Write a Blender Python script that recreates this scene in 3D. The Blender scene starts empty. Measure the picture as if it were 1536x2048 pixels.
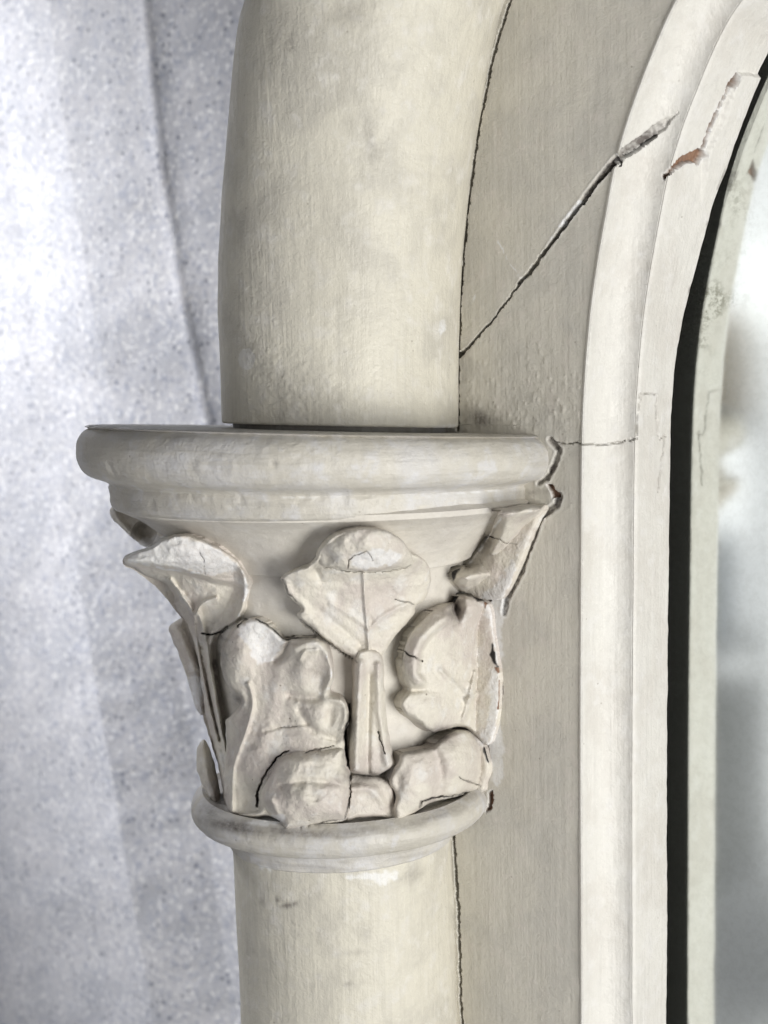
import bpy, math, random
import numpy as np

U = 0.0002                      # one photo pixel at the column's distance, in metres
D0 = 3000.0                     # camera to column axis, in those units (also the focal length in pixels)
FOC = 3000.0
rad = math.radians

# ------------------------------------------------------------------ camera
YAW, PITCH, ROLL = rad(40.0), rad(5.4), 0.02
fwd_h = np.array([-math.sin(YAW), math.cos(YAW), 0.0])
ZUP = np.array([0, 0, 1.0])
FW = math.cos(PITCH) * fwd_h - math.sin(PITCH) * ZUP
R0 = np.array([math.cos(YAW), math.sin(YAW), 0.0])
UP0 = np.cross(R0, FW)
CX = math.cos(ROLL) * R0 - math.sin(ROLL) * UP0
CY = -math.sin(ROLL) * R0 - math.cos(ROLL) * UP0      # image "down"


def ray(px, py):
    px = np.asarray(px, float)[..., None]
    py = np.asarray(py, float)[..., None]
    return FW + CX * (px - 768) / FOC + CY * (py - 1024) / FOC


CAM = -ray(648, 858) * D0                 # the axis at the abacus top is the origin


def project(P):
    d = P - CAM
    w = d @ FW
    return 768 + FOC * (d @ CX) / w, 1024 + FOC * (d @ CY) / w


def on_plane(px, py, y):
    d = ray(px, py)
    t = (y - CAM[1]) / d[..., 1]
    return CAM + d * t[..., None]


scene = bpy.context.scene
from mathutils import Matrix, Vector
cd = bpy.data.cameras.new('camera')
cam = bpy.data.objects.new('camera', cd)
scene.collection.objects.link(cam)
M = Matrix(((CX[0], -CY[0], -FW[0], CAM[0] * U), (CX[1], -CY[1], -FW[1], CAM[1] * U),
            (CX[2], -CY[2], -FW[2], CAM[2] * U), (0, 0, 0, 1)))
cam.matrix_world = M
cd.sensor_fit = 'VERTICAL'
cd.sensor_height = 24.0
cd.sensor_width = 18.0
cd.lens = 24.0 * FOC / 2048.0
cd.clip_start = 0.01
cd.clip_end = 60
cd.dof.use_dof = True
cd.dof.focus_distance = 2820 * U
cd.dof.aperture_fstop = 9.0
scene.camera = cam

# ------------------------------------------------------------------ light
world = bpy.data.worlds.new('World')
scene.world = world
world.use_nodes = True
bg = world.node_tree.nodes['Background']
bg.inputs[0].default_value = (0.86, 0.91, 1.0, 1)
bg.inputs[1].default_value = 0.045


def area(name, loc, target, size, power, col=(1, 1, 1), size_y=None):
    l = bpy.data.lights.new(name, 'AREA')
    l.energy = power
    l.color = col
    l.size = size
    if size_y:
        l.shape = 'RECTANGLE'
        l.size_y = size_y
    o = bpy.data.objects.new(name, l)
    scene.collection.objects.link(o)
    o.location = loc
    o.rotation_euler = (Vector(target) - Vector(loc)).to_track_quat('-Z', 'Y').to_euler()
    return o


area('window_light', (1.00, -0.25, -0.20), (0.0, 0.0, -0.06), 0.36, 11.6, (1.0, 0.985, 0.95), 0.55)
area('added_fill_light', (0.45, -1.10, 0.25), (0.0, 0.0, -0.10), 0.7, 0.75, (1.0, 0.98, 0.95))  # unseen fill lamp, added on the camera side to lift dark areas
wl = area('added_wall_light', (-1.35, -0.20, 0.90), (-0.48, 0.27, -0.06), 0.20, 2.75, (0.98, 0.98, 1.0))  # unseen lamp, added to brighten only the back wall
wl.data.spread = rad(38)
fl_ = area('added_far_light', (-1.0, -0.75, 1.15), (-1.6, -2.9, -0.70), 0.9, 46.0, (0.98, 0.98, 1.0))  # unseen lamp, added to brighten what the mirror reflects
fl_.data.spread = rad(100)
vs = scene.view_settings
scene.display_settings.display_device = 'sRGB'
vs.view_transform = 'Standard'
vs.look = 'None'
vs.exposure = 0.08
vs.gamma = 1.0
scene.cycles.caustics_reflective = False
scene.cycles.caustics_refractive = False

# ------------------------------------------------------------------ small maths
_rs = np.random.RandomState(7)
_LAT = _rs.rand(64, 256, 256)


def vn(x, y, s, seed=0):
    """smooth value noise, -1..1"""
    x = np.asarray(x, float) / s
    y = np.asarray(y, float) / s
    ix = np.floor(x).astype(int)
    iy = np.floor(y).astype(int)
    fx = x - ix
    fy = y - iy
    fx = fx * fx * (3 - 2 * fx)
    fy = fy * fy * (3 - 2 * fy)
    L = _LAT[seed % 64]
    g = lambda a, b: L[a % 256, b % 256]
    v = (g(ix, iy) * (1 - fx) + g(ix + 1, iy) * fx) * (1 - fy) + (g(ix, iy + 1) * (1 - fx) + g(ix + 1, iy + 1) * fx) * fy
    return v * 2 - 1


def fbm(x, y, s, seed=0, o=3):
    r = 0
    a = 1.0
    for i in range(o):
        r = r + a * vn(x, y, s / (2.1 ** i), seed + i)
        a *= 0.5
    return r


def smooth(e0, e1, x):
    t = np.clip((x - e0) / (e1 - e0), 0, 1)
    return t * t * (3 - 2 * t)


def catmull(P, n=6, closed=True):
    P = np.asarray(P, float)
    out = []
    N = len(P)
    for i in range(N if closed else N - 1):
        if closed:
            p0, p1, p2, p3 = P[i - 1], P[i], P[(i + 1) % N], P[(i + 2) % N]
        else:
            p0, p1, p2, p3 = P[max(i - 1, 0)], P[i], P[i + 1], P[min(i + 2, N - 1)]
        for k in range(n):
            t = k / n
            out.append(0.5 * ((2 * p1) + (-p0 + p2) * t + (2 * p0 - 5 * p1 + 4 * p2 - p3) * t * t + (-p0 + 3 * p1 - 3 * p2 + p3) * t ** 3))
    if not closed:
        out.append(P[-1])
    return np.array(out)


def dist_line(x, y, L):
    """distance to a polyline and the parameter 0..1 along it"""
    L = np.asarray(L, float)
    best = np.full(x.shape, 1e9)
    par = np.zeros(x.shape)
    n = len(L) - 1
    for i in range(n):
        ax, ay = L[i][:2]
        bx, by = L[i + 1][:2]
        dx, dy = bx - ax, by - ay
        q = dx * dx + dy * dy + 1e-9
        t = np.clip(((x - ax) * dx + (y - ay) * dy) / q, 0, 1)
        d = np.hypot(x - ax - t * dx, y - ay - t * dy)
        m = d < best
        best[m] = d[m]
        par[m] = (i + t[m]) / n
    return best, par


def sdf(x, y, poly):
    """positive inside"""
    P = np.asarray(poly, float)
    d, _ = dist_line(x, y, np.vstack([P, P[:1]]))
    ins = np.zeros(x.shape, bool)
    j = len(P) - 1
    for i in range(len(P)):
        xi, yi = P[i]
        xj, yj = P[j]
        c = ((yi > y) != (yj > y)) & (x < (xj - xi) * (y - yi) / (yj - yi + 1e-12) + xi)
        ins ^= c
        j = i
    return np.where(ins, d, -d)


def G(x, y, cx, cy, rx, ry, rot=0.0):
    c, s = math.cos(rad(rot)), math.sin(rad(rot))
    u = ((x - cx) * c + (y - cy) * s) / rx
    v = (-(x - cx) * s + (y - cy) * c) / ry
    return np.exp(-(u * u + v * v))


def ell(x, y, cx, cy, rx, ry, rot=0.0):
    c, s = math.cos(rad(rot)), math.sin(rad(rot))
    u = ((x - cx) * c + (y - cy) * s) / rx
    v = (-(x - cx) * s + (y - cy) * c) / ry
    return np.sqrt(np.clip(1 - u * u - v * v, 0, 1))


# ------------------------------------------------------------------ materials
def new_mat(name):
    m = bpy.data.materials.new(name)
    m.use_nodes = True
    nt = m.node_tree
    nt.nodes.clear()
    return m, nt


class NB:
    def __init__(s, nt):
        s.nt = nt

    def n(s, t, **k):
        nd = s.nt.nodes.new(t)
        for a, b in k.items():
            setattr(nd, a, b)
        return nd

    def l(s, a, b):
        s.nt.links.new(a, b)

    def val(s, sock, v):
        if hasattr(v, 'is_output') or isinstance(v, bpy.types.NodeSocket):
            s.l(v, sock)
        else:
            sock.default_value = v

    def mix(s, f, a, b, mode='MIX'):
        m = s.n('ShaderNodeMix', data_type='RGBA', blend_type=mode)
        s.val(m.inputs[0], f)
        s.val(m.inputs[6], a if not isinstance(a, tuple) else (*a, 1))
        s.val(m.inputs[7], b if not isinstance(b, tuple) else (*b, 1))
        return m.outputs[2]

    def math(s, op, a, b=0.0, clamp=False):
        m = s.n('ShaderNodeMath', operation=op, use_clamp=clamp)
        s.val(m.inputs[0], a)
        s.val(m.inputs[1], b)
        return m.outputs[0]

    def ramp(s, f, lo, hi, a=0.0, b=1.0):
        m = s.n('ShaderNodeMapRange')
        m.interpolation_type = 'SMOOTHSTEP'
        s.val(m.inputs[0], f)
        m.inputs[1].default_value = lo
        m.inputs[2].default_value = hi
        m.inputs[3].default_value = a
        m.inputs[4].default_value = b
        return m.outputs[0]

    def noise(s, vec, scale, detail=3, rough=0.55, dist=0.0):
        m = s.n('ShaderNodeTexNoise')
        s.l(vec, m.inputs['Vector'])
        m.inputs['Scale'].default_value = scale
        m.inputs['Detail'].default_value = detail
        m.inputs['Roughness'].default_value = rough
        m.inputs['Distortion'].default_value = dist
        return m.outputs[0]

    def map(s, vec, sc):
        m = s.n('ShaderNodeMapping')
        s.l(vec, m.inputs[0])
        m.inputs['Scale'].default_value = sc
        return m.outputs[0]


def paint(name, col, col2, col3, streak=(1, 1, 0.06), bump=0.35, rough=0.5, streak_amt=0.35, speck=0.5, grain=1.0):
    m, nt = new_mat(name)
    b = NB(nt)
    out = b.n('ShaderNodeOutputMaterial')
    p = b.n('ShaderNodeBsdfPrincipled')
    b.l(p.outputs[0], out.inputs[0])
    tc = b.n('ShaderNodeTexCoord').outputs['Object']
    st = b.map(tc, streak)
    big = b.noise(tc, 38, 4, 0.6, 0.4)
    med = b.noise(tc, 130, 4, 0.6)
    fine = b.noise(tc, 900, 3, 0.6)
    mid = b.noise(tc, 380, 4, 0.65, 0.5)
    str1 = b.noise(st, 420, 4, 0.6)
    str2 = b.noise(st, 1300, 3, 0.65)
    c = b.mix(b.ramp(big, 0.40, 0.64), col, col2)
    c = b.mix(b.math('MULTIPLY', b.ramp(med, 0.50, 0.72), 0.65), c, col3)
    dk = tuple(v * 0.80 for v in col)
    c = b.mix(b.math('MULTIPLY', b.ramp(str1, 0.48, 0.72), streak_amt), c, dk)
    lt = tuple(min(v * 1.13, 0.9) for v in col)
    c = b.mix(b.math('MULTIPLY', b.ramp(str2, 0.52, 0.75), streak_amt), c, lt)
    c = b.mix(b.math('MULTIPLY', b.ramp(mid, 0.54, 0.76), 0.30), c, dk)
    c = b.mix(b.math('MULTIPLY', b.ramp(mid, 0.46, 0.26), 0.25), c, lt)
    # small dirt specks
    vo = b.n('ShaderNodeTexVoronoi')
    b.l(tc, vo.inputs['Vector'])
    vo.inputs['Scale'].default_value = 210
    sp = b.math('MULTIPLY', b.ramp(vo.outputs['Distance'], 0.05, 0.11, 1, 0), b.ramp(b.noise(tc, 60, 2), 0.56, 0.66))
    c = b.mix(b.math('MULTIPLY', sp, speck), c, (0.20, 0.17, 0.13))
    at = b.n('ShaderNodeAttribute', attribute_name='mask')
    sep = b.n('ShaderNodeSeparateColor')
    b.l(at.outputs['Color'], sep.inputs[0])
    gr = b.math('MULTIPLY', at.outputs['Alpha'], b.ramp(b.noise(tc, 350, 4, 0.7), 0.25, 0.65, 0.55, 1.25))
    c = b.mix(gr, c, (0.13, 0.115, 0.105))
    wn = b.ramp(b.noise(tc, 520, 4, 0.7), 0.30, 0.55, 0.55, 1.0)
    c = b.mix(b.math('MULTIPLY', sep.outputs[2], wn), c, (0.80, 0.81, 0.83))
    wood = b.mix(b.noise(b.map(tc, (1, 1, 0.12)), 900, 3), (0.07, 0.035, 0.025), (0.34, 0.20, 0.125))
    c = b.mix(sep.outputs[1], c, wood)
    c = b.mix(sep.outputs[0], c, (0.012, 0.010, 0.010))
    b.l(c, p.inputs['Base Color'])
    b.l(b.ramp(med, 0.3, 0.7, rough - 0.08, rough + 0.14), p.inputs['Roughness'])
    p.inputs['Specular IOR Level'].default_value = 0.35
    h = b.math('ADD', b.math('MULTIPLY', str1, 0.8), b.math('MULTIPLY', fine, 0.35 * grain))
    h = b.math('ADD', h, b.math('MULTIPLY', med, 1.1 * grain))
    h = b.math('ADD', h, b.math('MULTIPLY', mid, 0.8 * grain))
    bp = b.n('ShaderNodeBump')
    bp.inputs['Strength'].default_value = bump
    bp.inputs['Distance'].default_value = 0.0009
    b.l(h, bp.inputs['Height'])
    b.l(bp.outputs[0], p.inputs['Normal'])
    return m


CREAM = (0.66, 0.63, 0.53)
M_shaft = paint('cream_shaft_paint', (0.625, 0.597, 0.512), (0.515, 0.492, 0.43), (0.68, 0.66, 0.615), (1, 1, 0.05), 0.5, 0.45, 0.42)
M_panel = paint('putty_panel_paint', (0.605, 0.58, 0.515), (0.545, 0.525, 0.475), (0.625, 0.585, 0.535), (1, 1, 0.035), 0.34, 0.5, 0.34)
M_mould = paint('cream_moulding_paint', (0.65, 0.637, 0.60), (0.60, 0.58, 0.54), (0.69, 0.68, 0.66), (1, 1, 0.04), 0.45, 0.5, 0.34)
M_ring = paint('cream_ring_paint', (0.53, 0.505, 0.45), (0.55, 0.54, 0.53), (0.62, 0.62, 0.64), (0.10, 0.10, 1), 0.5, 0.42, 0.6)
M_leaf = paint('carved_leaf_paint', (0.66, 0.625, 0.55), (0.55, 0.50, 0.46), (0.71, 0.70, 0.68), (1, 1, 0.6), 0.55, 0.5, 0.35, 0.8, 1.3)
M_flake = paint('lilac_white_primer', (0.72, 0.72, 0.74), (0.70, 0.70, 0.73), (0.76, 0.76, 0.77), (1, 1, 0.2), 0.5, 0.6, 0.2)


M_bell = paint('cream_bell_paint', (0.635, 0.605, 0.548), (0.59, 0.56, 0.515), (0.67, 0.65, 0.615), (0.4, 0.4, 1), 0.32, 0.5, 0.25, 0.8)


def plain(name, col, rough=0.6, metal=0.0, spec=0.4, var=0.1, scale=60):
    m, nt = new_mat(name)
    b = NB(nt)
    out = b.n('ShaderNodeOutputMaterial')
    p = b.n('ShaderNodeBsdfPrincipled')
    b.l(p.outputs[0], out.inputs[0])
    tc = b.n('ShaderNodeTexCoord').outputs['Object']
    n = b.noise(tc, scale, 4)
    c = b.mix(n, tuple(v * (1 - var) for v in col), tuple(min(1, v * (1 + var)) for v in col))
    b.l(c, p.inputs['Base Color'])
    p.inputs['Roughness'].default_value = rough
    p.inputs['Metallic'].default_value = metal
    p.inputs['Specular IOR Level'].default_value = spec
    return m




def silver():
    m, nt = new_mat('old_mirror_silver')
    b = NB(nt)
    out = b.n('ShaderNodeOutputMaterial')
    p = b.n('ShaderNodeBsdfPrincipled')
    b.l(p.outputs[0], out.inputs[0])
    tc = b.n('ShaderNodeTexCoord').outputs['Object']
    at = b.n('ShaderNodeAttribute', attribute_name='mask')
    c = b.mix(b.noise(tc, 25, 3), (0.88, 0.92, 0.87), (0.91, 0.94, 0.90))
    n = b.math('MULTIPLY', at.outputs['Alpha'], b.ramp(b.noise(tc, 380, 5, 0.7), 0.42, 0.62))
    c = b.mix(n, c, (0.36, 0.37, 0.31))
    b.l(c, p.inputs['Base Color'])
    b.l(b.math('SUBTRACT', 0.982, b.math('MULTIPLY', n, 0.04)), p.inputs['Metallic'])
    p.inputs['Roughness'].default_value = 0.10
    return m


M_mirror = silver()
M_dark = plain('dark_raw_wood', (0.03, 0.03, 0.028), 0.8)


def speckled():
    m, nt = new_mat('speckled_stone')
    b = NB(nt)
    out = b.n('ShaderNodeOutputMaterial')
    p = b.n('ShaderNodeBsdfPrincipled')
    b.l(p.outputs[0], out.inputs[0])
    tc = b.n('ShaderNodeTexCoord').outputs['Object']
    big = b.noise(tc, 22, 4, 0.6)
    c = b.mix(b.ramp(big, 0.3, 0.7), (0.46, 0.47, 0.505), (0.57, 0.57, 0.595))
    n1 = b.noise(tc, 230, 3, 0.65)
    c = b.mix(b.math('MULTIPLY', b.ramp(n1, 0.50, 0.64), 0.8), c, (0.36, 0.38, 0.45))
    n3 = b.noise(tc, 280, 2, 0.5)
    c = b.mix(b.math('MULTIPLY', b.ramp(n3, 0.55, 0.66), 0.7), c, (0.80, 0.80, 0.80))
    vo = b.n('ShaderNodeTexVoronoi')
    b.l(tc, vo.inputs['Vector'])
    vo.inputs['Scale'].default_value = 190
    sepc = b.n('ShaderNodeSeparateColor')
    b.l(vo.outputs['Color'], sepc.inputs[0])
    sp = b.math('MULTIPLY', b.ramp(vo.outputs['Distance'], 0.20, 0.38, 1, 0), b.ramp(sepc.outputs[0], 0.74, 0.80))
    c = b.mix(b.math('MULTIPLY', sp, 0.7), c, (0.11, 0.12, 0.17))
    sp2 = b.math('MULTIPLY', b.ramp(vo.outputs['Distance'], 0.20, 0.40, 1, 0), b.ramp(sepc.outputs[1], 0.80, 0.86))
    c = b.mix(b.math('MULTIPLY', sp2, 0.6), c, (0.85, 0.84, 0.82))
    b.l(c, p.inputs['Base Color'])
    p.inputs['Roughness'].default_value = 0.7
    p.inputs['Specular IOR Level'].default_value = 0.2
    bp = b.n('ShaderNodeBump')
    bp.inputs['Strength'].default_value = 0.25
    bp.inputs['Distance'].default_value = 0.002
    b.l(n1, bp.inputs['Height'])
    b.l(bp.outputs[0], p.inputs['Normal'])
    return m


M_stone = speckled()

# ------------------------------------------------------------------ scene helpers
ROOT_Z = -1500.0


def tag(o, label=None, cat=None, kind=None, group=None):
    for k, v in (('label', label), ('category', cat), ('kind', kind), ('group', group)):
        if v:
            o[k] = v
    return o


root = bpy.data.objects.new('mirror_frame', None)
root.empty_display_size = 0.05
root.location = (0, 0, ROOT_Z * U)
scene.collection.objects.link(root)
tag(root, 'cracked cream painted wooden mirror frame with a leafy column capital and arched moulding', 'mirror frame')


def mesh(name, V, F, mat, parent=None, mask=None, sharp=45, origin=(0, 0, ROOT_Z), smoothf=True):
    me = bpy.data.meshes.new(name)
    V = np.asarray(V, float)
    W = (V - np.array(origin)) * U
    me.from_pydata(W.tolist(), [], F.tolist() if hasattr(F, 'tolist') else F)
    me.update()
    if smoothf:
        me.polygons.foreach_set('use_smooth', np.ones(len(me.polygons), bool))
        me.set_sharp_from_angle(angle=rad(sharp))
    a = me.color_attributes.new('mask', 'FLOAT_COLOR', 'POINT')
    if mask is None:
        mask = np.zeros((len(V), 4))
    a.data.foreach_set('color', np.clip(mask, 0, 1).astype(np.float32).ravel())
    me.materials.append(mat)
    o = bpy.data.objects.new(name, me)
    scene.collection.objects.link(o)
    if parent is not None:
        o.parent = parent
    else:
        o.location = tuple(np.array(origin) * U)
    return o


def grid_faces(n, m, wrap=False):
    i = np.arange(n - 1)[:, None]
    mm = m if wrap else m - 1
    j = np.arange(mm)[None, :]
    a = i * m + j
    b_ = i * m + (j + 1) % m
    c = (i + 1) * m + (j + 1) % m
    d = (i + 1) * m + j
    return np.stack([a, b_, c, d], -1).reshape(-1, 4)


# the old column sags and leans a little
_sz = np.array([-1700, -860, -750, -150, -110, 0, 1500.0])
_ss = np.array([0.030, 0.030, 0.013, -0.003, -0.020, -0.042, -0.042])


def sag(P):
    P = P.copy()
    u = P @ R0
    z = P[..., 2].copy()
    P[..., 2] += u * np.interp(z, _sz, _ss)
    P[..., 2] -= (P @ fwd_h) * np.interp(z, [-260, -150, 0], [0, 0.012, 0.028])
    P += R0 * (-0.02 * z)[..., None]
    return P


# ------------------------------------------------------------------ damage and painted shade, drawn where it is in the photo: (line, width start, width end, depth)
CRACKS = [
    # leaves and bell
    ([(455, 1252), (445, 1262), (430, 1268), (415, 1270), (404, 1268)], 5, 3, 9),
    ([(476, 1254), (486, 1242), (496, 1237)], 4, 3, 8),
    ([(512, 1238), (530, 1246), (548, 1260), (566, 1276), (574, 1279), (600, 1275), (632, 1274)], 4, 5, 9),
    ([(514, 1612), (514, 1590), (521, 1566), (533, 1542), (546, 1528), (553, 1514), (578, 1500)], 6, 3.5, 10),
    ([(608, 1507), (632, 1499), (668, 1492)], 2.5, 2, 6),
    ([(701, 1550), (700, 1590), (694, 1620), (690, 1636)], 3, 4.5, 9),
    ([(690, 1637), (650, 1643), (600, 1655)], 3, 2, 6),
    ([(695, 1138), (697, 1120), (708, 1112), (722, 1107), (732, 1103), (738, 1108), (746, 1122)], 2.2, 1.6, 5),
    ([(790, 1200), (808, 1203), (828, 1208)], 1.4, 2.4, 4),
    ([(905, 1204), (880, 1213), (855, 1227), (835, 1246), (818, 1270), (808, 1296), (803, 1330)], 2.2, 2.2, 5),
    ([(806, 1300), (820, 1312), (845, 1321)], 4, 2.5, 8),
    ([(917, 1188), (930, 1188), (945, 1193), (955, 1200), (972, 1200)], 4, 6, 9),
    ([(917, 1188), (908, 1204)], 4, 4, 9),
    ([(980, 1072), (998, 1078), (1012, 1087), (1034, 1088)], 2, 2, 4),
    ([(957, 1118), (966, 1132)], 2.5, 2, 4),
    ([(1053, 1005), (1075, 1005)], 2.5, 2, 4),
    ([(1078, 996), (1098, 993)], 2.5, 2, 4),
    ([(838, 1616), (842, 1604), (870, 1594), (900, 1592), (932, 1586)], 5, 3, 8),
    ([(918, 1555), (945, 1566), (962, 1572)], 2, 3, 5),
    ([(756, 1463), (762, 1485), (770, 1508)], 3.5, 2, 6),
    ([(398, 1105), (408, 1122), (410, 1148)], 1.6, 1.4, 3),
    ([(560, 1456), (595, 1452)], 2, 1.5, 3),
    ([(646, 1134), (690, 1142), (745, 1145), (800, 1139), (822, 1130)], 2.2, 1.6, 4),  # from here, dirty seams under leaf edges, their shade painted in too
    ([(600, 1240), (640, 1272), (690, 1308), (714, 1324)], 3.5, 2.5, 6),
    ([(566, 1160), (574, 1184), (592, 1202)], 2.5, 3, 5),
    ([(700, 1412), (697, 1440), (690, 1465), (692, 1500), (696, 1530)], 6, 5, 12),
]
PANEL_CRACKS = [
    ([(914, 717), (930, 700), (944, 687)], 7, 5, 30),
    ([(944, 686), (990, 634), (1037, 572)], 3.2, 3.2, 30),
    ([(1037, 570), (1048, 557), (1060, 545), (1076, 522), (1082, 512)], 5, 10, 45),
    ([(1082, 512), (1110, 476), (1160, 412), (1200, 360), (1240, 312)], 5, 9, 45),
    ([(1232, 327), (1255, 312), (1286, 292), (1314, 272)], 6, 3, 14),
    ([(1110, 884), (1140, 886), (1165, 888), (1200, 890), (1235, 886), (1262, 879), (1275, 877)], 2.8, 2.8, 6),
    ([(1316, 985), (1322, 930), (1330, 872)], 2.6, 3, 6),
    ([(1280, 789), (1296, 788), (1312, 790), (1313, 830), (1316, 870), (1321, 878), (1334, 872)], 2.6, 2.8, 5),
    ([(1281, 790), (1276, 840), (1271, 876)], 2.5, 2.5, 5),
    ([(1020, 0), (989, 100), (958, 250), (933, 430), (920, 600), (916, 716), (915, 790), (915, 858)], 5, 6, 40),
    ([(907, 1670), (912, 1760), (917, 1850), (921, 1960), (924, 2060)], 5, 5, 40),
]
GREY_FILL = [   # rough grey filler showing in the open gap: line, width
    ([(1085, 512), (1130, 446), (1196, 360), (1228, 322), (1262, 294), (1300, 270), (1356, 226)], 4, 20),
    ([(1078, 1034), (1066, 1070), (1052, 1105), (1042, 1140), (1022, 1180), (1012, 1200), (1008, 1225)], 17, 10),
    ([(1118, 992), (1112, 1010), (1092, 1026), (1076, 1032)], 14, 12),
    ([(1100, 880), (1118, 900), (1108, 930), (1094, 956), (1078, 966)], 11, 9),
]
DARK_HOLES = [
    [(984, 1285), (990, 1304), (992, 1325), (1000, 1334), (994, 1334), (984, 1322), (981, 1310)],
    [(968, 1492), (976, 1492), (980, 1512), (978, 1528), (970, 1514), (965, 1500)],
    [(968, 1200), (982, 1200), (976, 1208)],
    [(905, 1136), (922, 1132), (912, 1150), (907, 1162), (901, 1146)],
]
WOOD = [
    [(1092, 968), (1106, 972), (1120, 990), (1112, 998), (1104, 996), (1100, 984)],
    [(990, 1334), (1002, 1336), (1000, 1346), (994, 1348)],
    [(997, 1358), (1004, 1372), (1003, 1400), (1000, 1418), (995, 1418), (997, 1390)],
    [(978, 1586), (986, 1582), (988, 1600), (983, 1618), (972, 1624), (976, 1606)],
    [(966, 1202), (976, 1204), (970, 1218)],
    [(1462, 160), (1470, 150), (1472, 140), (1474, 150), (1470, 168), (1462, 176), (1456, 190), (1445, 205), (1443, 196)],
    [(1443, 196), (1447, 200), (1436, 228), (1420, 262), (1412, 292), (1398, 302), (1418, 250), (1432, 218)],
    [(1398, 296), (1411, 300), (1408, 314), (1394, 332), (1386, 326), (1370, 330), (1344, 344), (1326, 362), (1322, 350), (1340, 336), (1354, 318), (1378, 306)],
]
WHITE = [
    [(498, 1242), (520, 1240), (545, 1258), (568, 1278), (560, 1300), (545, 1318), (528, 1326), (508, 1318), (500, 1300), (486, 1280), (478, 1256)],
    [(960, 1186), (1006, 1180), (1010, 1230), (1004, 1262), (990, 1276), (976, 1240), (968, 1215)],
    [(990, 1262), (1004, 1260), (1002, 1335), (992, 1320), (989, 1290)],
    [(978, 1350), (996, 1345), (996, 1440), (970, 1490), (962, 1470), (980, 1420)],
    [(998, 1440), (1006, 1480), (1008, 1530), (996, 1575), (980, 1530), (975, 1490)],
    [(1000, 1160), (1035, 1110), (1022, 1165), (1004, 1190), (980, 1190)],
    [(690, 1755), (745, 1748), (795, 1742), (798, 1750), (772, 1768), (740, 1764)],
    [(516, 1730), (530, 1732), (540, 1740), (524, 1738)],
    [(884, 645), (893, 652), (892, 664), (882, 668), (878, 660)],
    [(275, 1190 - 110), (330, 1072), (400, 1085), (455, 1112), (478, 1138), (440, 1150), (380, 1140), (300, 1128), (255, 1122)],
    [(702, 1116), (738, 1098), (792, 1104), (804, 1118), (772, 1132), (716, 1137)],
    [(370, 1362), (400, 1352), (404, 1420), (395, 1430), (380, 1400)],
    [(500, 1640), (560, 1630), (565, 1645), (510, 1650)],
]
WHITE_LINES = [
    ([(995, 482), (1006, 500), (1014, 515), (1024, 532), (1034, 544)], 2.6, 2),
    ([(1036, 558), (1050, 545), (1062, 532)], 12, 7),
    ([(1100, 478), (1130, 440), (1158, 402)], 5, 5),
    ([(1440, 215), (1412, 282)], 5, 4),
    ([(652, 1312), (663, 1350), (655, 1382), (640, 1388)], 2, 6),
    ([(486, 1142), (493, 1180), (481, 1230)], 6, 8),
    ([(935, 1128), (962, 1095), (984, 1060), (1002, 1036)], 7, 4),
    ([(806, 1380), (818, 1378)], 5, 4),
    ([(944, 605), (952, 590)], 5, 4),
    ([(560, 995), (700, 996), (860, 992), (1000, 982)], 1.5, 4),
    ([(250, 1118), (330, 1138), (430, 1150)], 4, 4),

]
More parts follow.
